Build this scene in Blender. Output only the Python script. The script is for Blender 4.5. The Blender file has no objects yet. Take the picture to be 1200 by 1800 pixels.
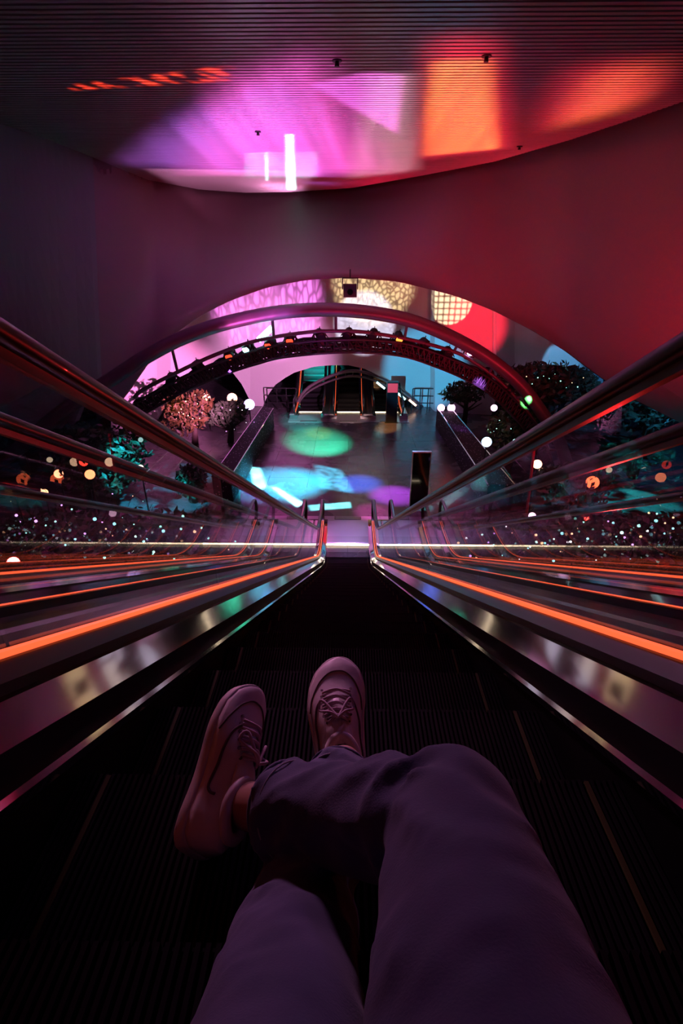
import bpy, bmesh, math, random
from math import sin, cos, tan, pi, radians, sqrt, atan2
from mathutils import Vector, Matrix, noise
random.seed(7)
S = bpy.context.scene
C = S.collection

# ------------------------------------------------------------------ camera
CAMZ = 5.9
PITCH = radians(26.1); YAW = radians(0.8); F = 895.0
cam_d = bpy.data.cameras.new('camera')
cam = bpy.data.objects.new('camera', cam_d); C.objects.link(cam)
cam.location = (0, 0, CAMZ)
cam.rotation_euler = (pi/2 - PITCH, 0, YAW)
cam_d.sensor_fit = 'VERTICAL'; cam_d.sensor_height = 36; cam_d.sensor_width = 24
cam_d.lens = F/1800*36
cam_d.clip_start = 0.02; cam_d.clip_end = 200
S.camera = cam

# ------------------------------------------------------------------ world / exposure
W = bpy.data.worlds.new('world'); S.world = W; W.use_nodes = True
W.node_tree.nodes['Background'].inputs[0].default_value = (0.35, 0.12, 0.4, 1)
W.node_tree.nodes['Background'].inputs[1].default_value = 0.012
S.view_settings.view_transform = 'Standard'
S.view_settings.look = 'None'
S.view_settings.gamma = 1
S.view_settings.exposure = 0.0
S.view_settings.use_curve_mapping = False
cy = S.cycles
cy.max_bounces = 10; cy.glossy_bounces = 8; cy.diffuse_bounces = 3
cy.transparent_max_bounces = 48; cy.transmission_bounces = 6
cy.caustics_reflective = False; cy.caustics_refractive = False
cy.sample_clamp_indirect = 4.0; cy.blur_glossy = 0.5
cy.use_denoising = True

# pixel -> direction -> point helpers (used to read positions off the photograph)
_M = cam.rotation_euler.to_matrix()
def ray(px, py):
    return _M @ Vector(((px-600)/F, (900-py)/F, -1.0))
def PY(px, py, D):
    r = ray(px, py); t = D/r.y
    return Vector((r.x*t, D, CAMZ + r.z*t))
def PZ(px, py, z):
    r = ray(px, py); t = (z-CAMZ)/r.z
    return Vector((r.x*t, r.y*t, z))
def PD(px, py, d):                      # depth along the view axis
    r = ray(px, py)
    return Vector((r.x*d, r.y*d, CAMZ + r.z*d))

def look(o, target):
    d = Vector(target) - o.location
    o.rotation_euler = d.to_track_quat('-Z', 'Y').to_euler()

def nd(nt, t, **k):
    n = nt.nodes.new(t)
    for a, v in k.items(): setattr(n, a, v)
    return n

def spot(name, loc, target, color, power, size_deg, blend=0.3, radius=0.05, gobo=None, spec=1.0):
    L = bpy.data.lights.new(name, 'SPOT')
    L.color = color; L.energy = power; L.spot_size = radians(size_deg); L.spot_blend = blend
    L.shadow_soft_size = radius; L.specular_factor = spec
    o = bpy.data.objects.new(name, L); C.objects.link(o); o.location = loc
    look(o, target)
    if gobo:
        L.use_nodes = True
        nt = L.node_tree
        em = [n for n in nt.nodes if n.type == 'EMISSION'][0]
        tc = nd(nt, 'ShaderNodeTexCoord')
        sp = nd(nt, 'ShaderNodeSeparateXYZ'); nt.links.new(tc.outputs['Normal'], sp.inputs[0])
        dx = nd(nt, 'ShaderNodeMath', operation='DIVIDE'); dy = nd(nt, 'ShaderNodeMath', operation='DIVIDE')
        nt.links.new(sp.outputs[0], dx.inputs[0]); nt.links.new(sp.outputs[2], dx.inputs[1])
        nt.links.new(sp.outputs[1], dy.inputs[0]); nt.links.new(sp.outputs[2], dy.inputs[1])
        cb = nd(nt, 'ShaderNodeCombineXYZ')
        nt.links.new(dx.outputs[0], cb.inputs[0]); nt.links.new(dy.outputs[0], cb.inputs[1])
        gobo(nt, cb.outputs[0], em)
    return o

def ramp(nt, fac, stops, interp='LINEAR'):
    r = nd(nt, 'ShaderNodeValToRGB'); r.color_ramp.interpolation = interp
    els = r.color_ramp.elements
    while len(els) < len(stops): els.new(0.5)
    for e, (p, c) in zip(els, stops):
        e.position = p; e.color = (c, c, c, 1) if isinstance(c, (int, float)) else (*c, 1)
    nt.links.new(fac, r.inputs[0]); return r.outputs[0]

def g_voronoi(scale, stretch=(1, 1, 1), lo=0.15, hi=0.4, base=0.1):
    def f(nt, v, em):
        m = nd(nt, 'ShaderNodeMapping'); m.inputs['Scale'].default_value = stretch
        nt.links.new(v, m.inputs[0])
        vo = nd(nt, 'ShaderNodeTexVoronoi'); vo.inputs['Scale'].default_value = scale
        vo.feature = 'DISTANCE_TO_EDGE'
        nt.links.new(m.outputs[0], vo.inputs[0])
        nt.links.new(ramp(nt, vo.outputs['Distance'], [(lo, base), (hi, 1.0)]), em.inputs['Strength'])
    return f
def g_noise(scale, stretch=(1, 1, 1), lo=0.4, hi=0.6, base=0.0):
    def f(nt, v, em):
        m = nd(nt, 'ShaderNodeMapping'); m.inputs['Scale'].default_value = stretch
        nt.links.new(v, m.inputs[0])
        no = nd(nt, 'ShaderNodeTexNoise'); no.inputs['Scale'].default_value = scale
        nt.links.new(m.outputs[0], no.inputs[0])
        nt.links.new(ramp(nt, no.outputs['Fac'], [(lo, base), (hi, 1.0)]), em.inputs['Strength'])
    return f
def g_rect(hx, hy, soft=0.06):
    def f(nt, v, em):
        sp = nd(nt, 'ShaderNodeSeparateXYZ'); nt.links.new(v, sp.inputs[0])
        outs = []
        for i, h in ((0, hx), (1, hy)):
            a = nd(nt, 'ShaderNodeMath', operation='ABSOLUTE'); nt.links.new(sp.outputs[i], a.inputs[0])
            mr = nd(nt, 'ShaderNodeMapRange'); mr.interpolation_type = 'SMOOTHSTEP'
            nt.links.new(a.outputs[0], mr.inputs[0])
            mr.inputs[1].default_value = h; mr.inputs[2].default_value = h+soft
            mr.inputs[3].default_value = 1; mr.inputs[4].default_value = 0
            outs.append(mr.outputs[0])
        mu = nd(nt, 'ShaderNodeMath', operation='MULTIPLY')
        nt.links.new(outs[0], mu.inputs[0]); nt.links.new(outs[1], mu.inputs[1])
        nt.links.new(mu.outputs[0], em.inputs['Strength'])
    return f
def g_mesh(cell):      # the net of small squares thrown by a mirror ball
    def f(nt, v, em):
        sp = nd(nt, 'ShaderNodeSeparateXYZ'); nt.links.new(v, sp.inputs[0]); outs = []
        for i in (0, 1):
            a = nd(nt, 'ShaderNodeMath', operation='PINGPONG'); nt.links.new(sp.outputs[i], a.inputs[0]); a.inputs[1].default_value = cell/2
            mr = nd(nt, 'ShaderNodeMapRange'); nt.links.new(a.outputs[0], mr.inputs[0])
            mr.inputs[1].default_value = cell*.09; mr.inputs[2].default_value = cell*.16; mr.inputs[3].default_value = .12; mr.inputs[4].default_value = 1
            outs.append(mr.outputs[0])
        mu = nd(nt, 'ShaderNodeMath', operation='MULTIPLY'); nt.links.new(outs[0], mu.inputs[0]); nt.links.new(outs[1], mu.inputs[1])
        nt.links.new(mu.outputs[0], em.inputs['Strength'])
    return f
def g_arc(r0, w, lo=0.35, hi=0.55, nscale=5):
    def f(nt, v, em):
        ln = nd(nt, 'ShaderNodeVectorMath', operation='LENGTH'); nt.links.new(v, ln.inputs[0])
        s = nd(nt, 'ShaderNodeMath', operation='SUBTRACT'); nt.links.new(ln.outputs['Value'], s.inputs[0]); s.inputs[1].default_value = r0
        a = nd(nt, 'ShaderNodeMath', operation='ABSOLUTE'); nt.links.new(s.outputs[0], a.inputs[0])
        mr = nd(nt, 'ShaderNodeMapRange'); nt.links.new(a.outputs[0], mr.inputs[0])
        mr.inputs[1].default_value = w*.4; mr.inputs[2].default_value = w; mr.inputs[3].default_value = 1; mr.inputs[4].default_value = 0.0
        no = nd(nt, 'ShaderNodeTexNoise'); no.inputs['Scale'].default_value = nscale
        nt.links.new(v, no.inputs[0])
        nr = ramp(nt, no.outputs['Fac'], [(lo, 0.0), (hi, 1.0)])
        mu = nd(nt, 'ShaderNodeMath', operation='MULTIPLY')
        nt.links.new(mr.outputs[0], mu.inputs[0]); nt.links.new(nr, mu.inputs[1])
        nt.links.new(mu.outputs[0], em.inputs['Strength'])
    return f

RED = (1, .04, .08); MAG = (1, .1, .75); VIO = (.55, .15, 1); CYA = (.05, .8, 1); TEA = (.05, 1, .85)
BLU = (.08, .25, 1); GRN = (.2, 1, .2); ORA = (1, .3, .05); WHT = (1, .9, .75); PNK = (1, .35, .65)

CEIL_Z = 8.1
# washes on the great curved wall
spot('red_wash', (7.0, 7.0, 2.0), PY(960, 450, 13), (1, .02, .05), 1900, 80, 1.0, .2)
spot('magenta_wash', (-3.0, 9.0, 2.2), PY(500, 430, 16), (1, .05, .2), 120, 75, 1.0, .2)
spot('red_wash_centre', (1.5, 8.5, 1.6), PY(720, 430, 16), (1, .015, .07), 800, 70, 1.0, .2)
spot('violet_wash', (0.0, 12, 2.0), PY(520, 360, 17.5), (.35, .1, 1), 90, 36, 1.0, .1)
def ember(nt, v, em):
    m = nd(nt, 'ShaderNodeMapping'); m.inputs['Scale'].default_value = (1, 2.2, 1); nt.links.new(v, m.inputs[0])
    no = nd(nt, 'ShaderNodeTexNoise'); no.inputs['Scale'].default_value = 16; nt.links.new(m.outputs[0], no.inputs[0])
    r_ = ramp(nt, no.outputs['Fac'], [(.5, 0.0), (.62, 1.0)])
    sp = nd(nt, 'ShaderNodeSeparateXYZ'); nt.links.new(v, sp.inputs[0])
    a = nd(nt, 'ShaderNodeMath', operation='ABSOLUTE'); nt.links.new(sp.outputs[1], a.inputs[0])
    mr = nd(nt, 'ShaderNodeMapRange'); nt.links.new(a.outputs[0], mr.inputs[0])
    mr.inputs[1].default_value = .03; mr.inputs[2].default_value = .07; mr.inputs[3].default_value = 1; mr.inputs[4].default_value = 0
    mu = nd(nt, 'ShaderNodeMath', operation='MULTIPLY'); nt.links.new(r_, mu.inputs[0]); nt.links.new(mr.outputs[0], mu.inputs[1])
    nt.links.new(mu.outputs[0], em.inputs['Strength'])
# masked spot: soft edges frame its light to a quadrilateral on a surface
def quad_light(name, src, corners, col, pw, soft=.04, noise_=None):
    c = sum(corners, Vector())/4
    o = spot(name, src, c, col, pw, 150, .0, .04)
    inv = o.rotation_euler.to_matrix().transposed()
    T = []
    for p in corners:
        l = inv @ (p-o.location); T.append((l.x/l.z, l.y/l.z))
    ar = sum(T[k][0]*T[(k+1) % 4][1]-T[(k+1) % 4][0]*T[k][1] for k in range(4))
    if ar < 0: T.reverse()
    big = max(sqrt(x*x+y*y) for x, y in T); o.data.spot_size = min(pi*.95, 2*math.atan(big*1.15)+.05)
    L = o.data; L.use_nodes = True; nt = L.node_tree
    em = [n for n in nt.nodes if n.type == 'EMISSION'][0]
    tc = nd(nt, 'ShaderNodeTexCoord'); sp = nd(nt, 'ShaderNodeSeparateXYZ'); nt.links.new(tc.outputs['Normal'], sp.inputs[0])
    dx = nd(nt, 'ShaderNodeMath', operation='DIVIDE'); dy = nd(nt, 'ShaderNodeMath', operation='DIVIDE')
    nt.links.new(sp.outputs[0], dx.inputs[0]); nt.links.new(sp.outputs[2], dx.inputs[1])
    nt.links.new(sp.outputs[1], dy.inputs[0]); nt.links.new(sp.outputs[2], dy.inputs[1])
    cb = nd(nt, 'ShaderNodeCombineXYZ'); nt.links.new(dx.outputs[0], cb.inputs[0]); nt.links.new(dy.outputs[0], cb.inputs[1])
    prev = None
    for k in range(4):
        x0, y0 = T[k]; x1, y1 = T[(k+1) % 4]; ex, ey = x1-x0, y1-y0; ln = sqrt(ex*ex+ey*ey) or 1
        nx, ny = -ey/ln, ex/ln
        dt = nd(nt, 'ShaderNodeVectorMath', operation='DOT_PRODUCT'); nt.links.new(cb.outputs[0], dt.inputs[0]); dt.inputs[1].default_value = (nx, ny, 0)
        mr = nd(nt, 'ShaderNodeMapRange'); mr.interpolation_type = 'SMOOTHSTEP'; nt.links.new(dt.outputs['Value'], mr.inputs[0])
        c0 = nx*x0+ny*y0
        mr.inputs[1].default_value = c0-soft*.3; mr.inputs[2].default_value = c0+soft*.7; mr.inputs[3].default_value = 0; mr.inputs[4].default_value = 1
        cur = mr.outputs[0]
        if prev is not None:
            mu = nd(nt, 'ShaderNodeMath', operation='MULTIPLY'); nt.links.new(prev, mu.inputs[0]); nt.links.new(cur, mu.inputs[1]); cur = mu.outputs[0]
        prev = cur
    if noise_:
        sc, st, lo, hi, base = noise_
        m = nd(nt, 'ShaderNodeMapping'); m.inputs['Scale'].default_value = st; nt.links.new(cb.outputs[0], m.inputs[0])
        no = nd(nt, 'ShaderNodeTexNoise'); no.inputs['Scale'].default_value = sc; nt.links.new(m.outputs[0], no.inputs[0])
        mu = nd(nt, 'ShaderNodeMath', operation='MULTIPLY'); nt.links.new(prev, mu.inputs[0])
        nt.links.new(ramp(nt, no.outputs['Fac'], [(lo, base), (hi, 1.0)]), mu.inputs[1]); prev = mu.outputs[0]
    nt.links.new(prev, em.inputs['Strength'])
    return o
def cq(name, pts, col, pw, soft=.04, noise_=None, z0=1.4, dx=0.0, dy=0.0, ycap=10.4):  # added unseen lamp; its patch stands in for a reflection in the ceiling
    cs = [PZ(x, y, CEIL_Z) for x, y in pts]; c = sum(cs, Vector())/4
    return quad_light(name, (c.x+dx, min(c.y+dy, ycap), z0), cs, col, pw, soft, noise_)
STR = (5, (3, .06, 1), .3, .65, .4)
cq('reflection_lamp_magenta', [(395, 120), (560, 80), (700, 305), (300, 318)], (1, .12, .68), 10500, .22, STR, dy=2.0)
cq('reflection_lamp_violet', [(330, 180), (520, 120), (600, 325), (200, 290)], (.6, .16, 1), 6000, .2, STR, dy=2.0)
cq('reflection_lamp_pink', [(540, 148), (640, 125), (712, 130), (700, 238)], (1, .15, .85), 6480, .03, dy=2.0)
cq('reflection_lamp_orange', [(752, 105), (868, 100), (880, 262), (740, 276)], (1, .27, .05), 9900, .05, STR, dy=2.5)
cq('reflection_lamp_red', [(745, 60), (880, 55), (902, 262), (732, 282)], (1, .02, .05), 7200, .12, dy=2.5)
cq('reflection_lamp_right', [(1040, 118), (1180, 100), (1120, 192), (965, 232)], (1, .2, .04), 6480, .15, STR, dy=1.0)
cq('reflection_lamp_right_red', [(985, 110), (1200, 92), (1180, 165), (935, 238)], (1, .03, .06), 4680, .15, dy=1.0)
cq('reflection_lamp_dusk', [(640, 130), (740, 125), (740, 300), (610, 315)], (.8, .4, .5), 5000, .08, STR, dy=2.0)
cq('reflection_lamp_cyan', [(430, 268), (560, 266), (556, 312), (428, 314)], (.0, .8, .65), 600, .03, (6, (3, .06, 1), .3, .6, .35), z0=5.4, dy=-1, ycap=15.3)
cq('reflection_lamp_streak', [(501, 236), (516, 236), (520, 334), (503, 334)], (.4, 1, .85), 3600, .02, z0=5.4, ycap=15.3)  # added strip of light for the stretched reflection of cyan lights
cq('reflection_lamp_streak_thin', [(465, 266), (471, 266), (472, 318), (466, 318)], (.3, 1, .8), 2200, .02, z0=5.4, ycap=15.3)
cq('reflection_lamp_edge', [(250, 296), (560, 300), (530, 345), (330, 340)], (1, .35, .7), 700, .1, z0=5.4, dx=.5, ycap=15.3)
cq('reflection_lamp_ember', [(118, 150), (412, 112), (415, 142), (120, 160)], (1, .05, .02), 12600, .015, (14, (1, 3, 1), .48, .58, .0), dx=-1, dy=1)
cq('reflection_lamp_base', [(300, 10), (1150, 10), (1180, 200), (200, 260)], (1, .05, .25), 350, .4)
# projections on the far wall
P0 = (0.3, 12.5, 2.6)
def far_spot(name, px, py, D, col, pw, deg, gobo=None, blend=.3, src=P0):
    spot(name, src, PY(px, py, D), col, pw, deg, blend, .03, gobo)
far_spot('gobo_magenta', 480, 545, 22, (1, .22, .9), 11000, 26, g_voronoi(60, (1, .3, 1), .02, .25, .25), .5)
far_spot('gobo_cream', 655, 510, 22, (1, .75, .35), 7000, 20, g_voronoi(60, (1, .8, 1), .02, .2, .12), .5)
far_spot('gobo_mirror_ball', 790, 532, 22, (1, .8, .45), 9000, 9.5, g_mesh(.022), .1)
far_spot('gobo_white', 640, 574, 22.5, (.8, .8, 1), 6500, 15, g_voronoi(60, (1, 1, 1), .02, .14, .5), .3)
far_spot('far_red', 850, 560, 22, (1, .02, .05), 6000, 17, None, .6)
far_spot('far_orange', 300, 590, 20, (1, .2, .04), 6500, 8, None, .4)
far_spot('far_lilac', 480, 640, 23, (1, .35, .8), 5200, 34, None, .8)
far_spot('far_pink_left', 300, 690, 20, (1, .25, .65), 9000, 34, None, .8, (-2.5, 13, 2.6))
far_spot('far_blue', 745, 650, 22.5, (.08, .6, 1), 4200, 22, None, .5)
far_spot('far_blue_facet', 965, 630, 18, (.15, .55, 1), 700, 22, None, .3, (4.6, 16.6, 5.3))
far_spot('recess_teal', 560, 690, 27, (.03, .9, .8), 3500, 70, None, .8, (-1.2, 23.8, 2.4))
far_spot('far_escalator_fill', 616, 725, 22.0, (1, .6, .55), 1500, 16, None, .7, (0, 14.5, 3.6))  # added fill spot that brightens the far newels
far_spot('recess_warm', 680, 700, 27, (1, .5, .2), 150, 60, None, .8, (1.2, 23.6, 1.0))
# pools of colour on the walkway floor
def floor_spot(name, px, py, col, pw, deg, gobo=None, blend=.4, src=(0.0, 13.9, 3.9)):
    spot(name, src, PZ(px, py, 0), col, pw, deg, blend, .04, gobo)
floor_spot('floor_cyan_wash', 500, 850, (.01, .6, .85), 17000, 40, None, .9)
def fq(name, pts, col, pw, soft=.02, noise_=None, src=(0.0, 13.9, 3.9)):
    quad_light(name, src, [PZ(x, y, 0) for x, y in pts], col, pw, soft, noise_)
FN = (9, (1, 1, 1), .3, .55, .3)
fq('floor_cyan_core_a', [(438, 820), (458, 822), (470, 858), (446, 862)], (.3, 1, 1), 60000, .02, FN)
fq('floor_cyan_core_b', [(472, 856), (484, 854), (534, 884), (522, 892)], (.3, 1, 1), 60000, .02, FN)
fq('floor_cyan_core_c', [(540, 888), (615, 882), (618, 893), (545, 898)], (.2, 1, 1), 19200, .02, FN)
fq('floor_cyan_leaf', [(550, 815), (600, 825), (625, 868), (560, 858)], (.1, .75, 1), 8000, .05, (20, (1, 1, 1), .35, .6, .3))
floor_spot('floor_green', 560, 780, (.03, .9, .45), 17000, 28, None, .8)
floor_spot('floor_teal_far', 530, 745, (.02, .8, .7), 8000, 14, None, .8)
floor_spot('floor_lime', 560, 762, (.7, .9, .05), 4500, 11, None, .8)
floor_spot('floor_orange', 680, 752, (1, .4, .05), 6000, 9, None, .8)
floor_spot('floor_mauve_far', 730, 740, (.6, .3, .8), 660, 24, None, .9)
floor_spot('floor_violet', 690, 870, (.6, .08, 1), 5500, 22, None, .9)
floor_spot('floor_magenta', 655, 900, (1, .08, .6), 1980, 16, None, .9)
floor_spot('floor_blue', 630, 850, (.04, .15, 1), 5500, 24, None, .9)
floor_spot('landing_lilac', 610, 945, (.6, .35, 1), 500, 26, None, .9, (0, 13.5, 3.6))
floor_spot('newels_magenta', 480, 950, (1, .15, .5), 400, 40, None, .9, (-.9, 13.9, 3.4))
floor_spot('newels_cyan', 730, 950, (.3, .5, 1), 300, 40, None, .9, (1.6, 13.9, 3.4))
floor_spot('side_left_teal', 300, 865, (.02, .6, .9), 8000, 30, g_noise(7, (1, 1, 1), .44, .54), .3, (-5.6, 8.8, 4.2))
floor_spot('side_right_teal', 1100, 880, (.02, .8, .8), 4500, 26, g_noise(5, (1, 1, 1), .42, .52), .3, (5.5, 14, 3.6))
floor_spot('side_left_violet', 200, 870, (.4, .05, 1), 900, 60, None, .9, (-5.5, 13, 3.6))
floor_spot('side_right_blue', 1100, 780, (.03, .25, .6), 1500, 60, None, .9, (8, 11, 5))
floor_spot('side_right_red', 990, 850, (1, .03, .04), 700, 40, None, .9, (5.5, 10.5, .6))
floor_spot('hedge_left_magenta', 200, 960, (.8, .05, .35), 500, 70, None, .9, (-5, 10.5, 4))
floor_spot('hedge_right_magenta', 1000, 960, (.8, .05, .25), 500, 70, None, .9, (5, 10.5, 4))
floor_spot('tree_green', 885, 750, (.1, 1, .15), 1600, 22, None, .5, (5.0, 14.0, 2.6))
floor_spot('tree_amber', 330, 725, (1, .4, .05), 260, 14, None, .5, (-5.0, 14.0, 2.6))
floor_spot('garden_violet_left', 430, 740, (.35, .1, 1), 450, 24, None, .8, (-3.2, 13.9, 3.3))
floor_spot('garden_violet_right', 810, 760, (.5, .15, .9), 900, 24, None, .8, (3.6, 13.9, 3.3))
# dim light at the escalator top; pink and violet are fills added for the legs
spot('leg_fill_pink', (-1.5, 6.5, 6.2), (-.06, 0.86, 4.9), (1, .36, .72), 850, 14, 1, .5)
spot('leg_fill_violet', (1.6, 6.0, 7.2), (0.0, 0.75, 5.0), (.35, .2, 1), 60, 18, 1, .5)
spot('spill_red_right', (4.6, 7.5, 1.2), (1.0, 3.0, 4.6), (1, .02, .02), 500, 40, .8, .1)
spot('spill_blue_near', (-.9, -1.4, 7.4), (-.3, .2, 5.3), (.03, .25, 1), 2.0, 60, 1, .3)

# ------------------------------------------------------------------ materials
MATS = {}
def mat(name, col=(.5, .5, .5), rough=.5, metal=0, emit=None, estr=0, nscale=None, nbump=0, namp=0, coat=0, sample=True, spec=.5):
    if name in MATS: return MATS[name]
    m = bpy.data.materials.new(name); m.use_nodes = True; nt = m.node_tree
    b = nt.nodes['Principled BSDF']
    b.inputs['Base Color'].default_value = (*col, 1); b.inputs['Roughness'].default_value = rough
    b.inputs['Metallic'].default_value = metal; b.inputs['Coat Weight'].default_value = coat
    b.inputs['Specular IOR Level'].default_value = spec
    if emit: b.inputs['Emission Color'].default_value = (*emit, 1); b.inputs['Emission Strength'].default_value = estr
    if nscale:
        tc = nd(nt, 'ShaderNodeTexCoord'); no = nd(nt, 'ShaderNodeTexNoise')
        no.inputs['Scale'].default_value = nscale; no.inputs['Detail'].default_value = 6
        nt.links.new(tc.outputs['Object'], no.inputs[0])
        if namp:
            lo = tuple(c*(1-namp) for c in col); hi = tuple(min(1, c*(1+namp)) for c in col)
            nt.links.new(ramp(nt, no.outputs['Fac'], [(.3, lo), (.7, hi)]), b.inputs['Base Color'])
        if nbump:
            bp = nd(nt, 'ShaderNodeBump'); bp.inputs['Strength'].default_value = nbump; bp.inputs['Distance'].default_value = .01
            nt.links.new(no.outputs['Fac'], bp.inputs['Height']); nt.links.new(bp.outputs[0], b.inputs['Normal'])
    if not sample: m.cycles.emission_sampling = 'NONE'
    MATS[name] = m; return m

def glass_mat(name, tint=(.98, .985, .985), rough=0.0, ior=1.9):
    m = bpy.data.materials.new(name); m.use_nodes = True; nt = m.node_tree
    nt.nodes.remove(nt.nodes['Principled BSDF'])
    out = nt.nodes['Material Output']
    t = nd(nt, 'ShaderNodeBsdfTransparent'); t.inputs[0].default_value = (*tint, 1)
    g = nd(nt, 'ShaderNodeBsdfGlossy'); g.inputs['Roughness'].default_value = rough
    fr = nd(nt, 'ShaderNodeFresnel'); fr.inputs[0].default_value = ior
    # the two faces are close together; only the geometry facing outwards mirrors
    mx = nd(nt, 'ShaderNodeMixShader')
    ge = nd(nt, 'ShaderNodeNewGeometry'); iv = nd(nt, 'ShaderNodeMath', operation='SUBTRACT'); iv.inputs[0].default_value = 1
    nt.links.new(ge.outputs['Backfacing'], iv.inputs[1]); mu = nd(nt, 'ShaderNodeMath', operation='MULTIPLY')
    nt.links.new(fr.outputs[0], mu.inputs[0]); nt.links.new(iv.outputs[0], mu.inputs[1])
    nt.links.new(mu.outputs[0], mx.inputs[0]); nt.links.new(t.outputs[0], mx.inputs[1]); nt.links.new(g.outputs[0], mx.inputs[2])
    nt.links.new(mx.outputs[0], out.inputs[0])
    MATS[name] = m; return m

M_wall = mat('painted_wall', (.21, .12, .145), .55, nscale=40, nbump=.15, namp=.04)
M_wall2 = mat('painted_far_wall', (.62, .58, .6), .6, nscale=30, nbump=.1, namp=.04)
M_dark = mat('dark_wall', (.05, .045, .055), .6)
M_ceil = mat('ribbed_metal_ceiling', (.5, .47, .48), .3, .35)
M_steel = mat('brushed_steel', (.66, .65, .67), .075, 1)
M_steel2 = mat('dull_steel', (.30, .29, .31), .3, 1)
M_black = mat('black_lacquer', (.008, .008, .009), .35)
M_rub = mat('handrail_rubber', (.012, .010, .012), .36, coat=.12)
M_step = mat('step_aluminium', (.016, .016, .018), .85, 0, spec=.12)
M_yel = mat('yellow_step_line', (.09, .085, .01), .8)
M_led = mat('orange_led', (1, .3, .1), .4, 0, (1, .11, .035), 1.5)
M_comb = mat('comb_lamp', (1, .9, .7), .4, 0, (1, .78, .5), 7)
M_tube = mat('painted_arch_tube', (.10, .065, .08), .4, .1)
M_truss = mat('black_truss', (.012, .011, .013), .5)
M_screen = mat('dark_screen', (.006, .008, .01), .08)
M_frame = mat('silver_frame', (.6, .58, .62), .35, .8)
M_glass = glass_mat('balustrade_glass')

# ------------------------------------------------------------------ object helpers
class MB:
    def __init__(s): s.v = []; s.f = []; s.mi = []
    def add(s, vs, fs, mi=0):
        o = len(s.v); s.v += [tuple(v) for v in vs]
        for f in fs: s.f.append([i+o for i in f]); s.mi.append(mi)
        return s
    def box(s, a, b, mi=0):
        x0, y0, z0 = a; x1, y1, z1 = b
        return s.add([(x0,y0,z0),(x1,y0,z0),(x1,y1,z0),(x0,y1,z0),(x0,y0,z1),(x1,y0,z1),(x1,y1,z1),(x0,y1,z1)],
              [(0,3,2,1),(4,5,6,7),(0,1,5,4),(1,2,6,5),(2,3,7,6),(3,0,4,7)], mi)
    def tube(s, pts, r, n=10, mi=0, cap=True, closed=False):
        pts = [Vector(p) for p in pts]; N = len(pts)
        rs = r if isinstance(r, (list, tuple)) else [r]*N
        up = None; rings = []
        for i, p in enumerate(pts):
            if closed: t = pts[(i+1) % N]-pts[i-1]
            else: t = (pts[min(i+1, N-1)]-pts[max(i-1, 0)])
            t.normalize()
            if up is None:
                up = t.orthogonal().normalized()
            else:
                up = (up - t*up.dot(t)).normalized()
            sd = t.cross(up)
            rings.append([p+(up*cos(2*pi*k/n)+sd*sin(2*pi*k/n))*rs[i] for k in range(n)])
        return s.rings(rings, mi, cap, closed)
    def rings(s, rings, mi=0, cap=True, closed=False, wrap=True):
        n = len(rings[0]); vs = [v for r in rings for v in r]; fs = []
        R = len(rings)
        for i in range(R if closed else R-1):
            j = (i+1) % R
            for k in range(n if wrap else n-1):
                l = (k+1) % n
                fs.append((i*n+k, i*n+l, j*n+l, j*n+k))
        if cap and not closed:
            fs.append(tuple(range(n-1, -1, -1))); fs.append(tuple((R-1)*n+k for k in range(n)))
        return s.add(vs, fs, mi)
    def build(s, name, m, parent=None, smooth=False, loc=None):
        me = bpy.data.meshes.new(name); me.from_pydata(s.v, [], s.f)
        ms = m if isinstance(m, (list, tuple)) else [m]
        for x in ms: me.materials.append(x)
        for p, i in zip(me.polygons, s.mi): p.material_index = i; p.use_smooth = smooth
        bm = bmesh.new(); bm.from_mesh(me); bmesh.ops.recalc_face_normals(bm, faces=bm.faces); bm.to_mesh(me); bm.free()
        o = bpy.data.objects.new(name, me); C.objects.link(o)
        if parent: o.parent = parent
        if loc is not None: o.location = loc
        return o

def tag(o, label=None, cat=None, group=None, kind=None):
    if label: o['label'] = label
    if cat: o['category'] = cat
    if group: o['group'] = group
    if kind: o['kind'] = kind
    return o
def empty(name, loc=(0, 0, 0), rz=0):
    o = bpy.data.objects.new(name, None); C.objects.link(o); o.location = loc; o.rotation_euler = (0, 0, rz)
    o.empty_display_size = .2
    return o
def copy_tree(o, parent=None):
    c = o.copy(); C.objects.link(c)
    if parent: c.parent = parent
    for ch in list(o.children): copy_tree(ch, c)
    return c
def interp(pts, x):
    if x <= pts[0][0]: return pts[0][1]
    for (a, b), (c, d) in zip(pts, pts[1:]):
        if x <= c: return b+(d-b)*(x-a)/(c-a)
    return pts[-1][1]
def spline(pts, n):
    """Catmull-Rom through pts (Vectors), n samples per span"""
    P = [Vector(p) for p in pts]; out = []
    for i in range(len(P)-1):
        p0 = P[max(i-1, 0)]; p1 = P[i]; p2 = P[i+1]; p3 = P[min(i+2, len(P)-1)]
        for k in range(n):
            t = k/n
            out.append(.5*((2*p1)+(p2-p0)*t+(2*p0-5*p1+4*p2-p3)*t*t+(3*p1-p0-3*p2+p3)*t**3))
    out.append(P[-1]); return out

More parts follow.
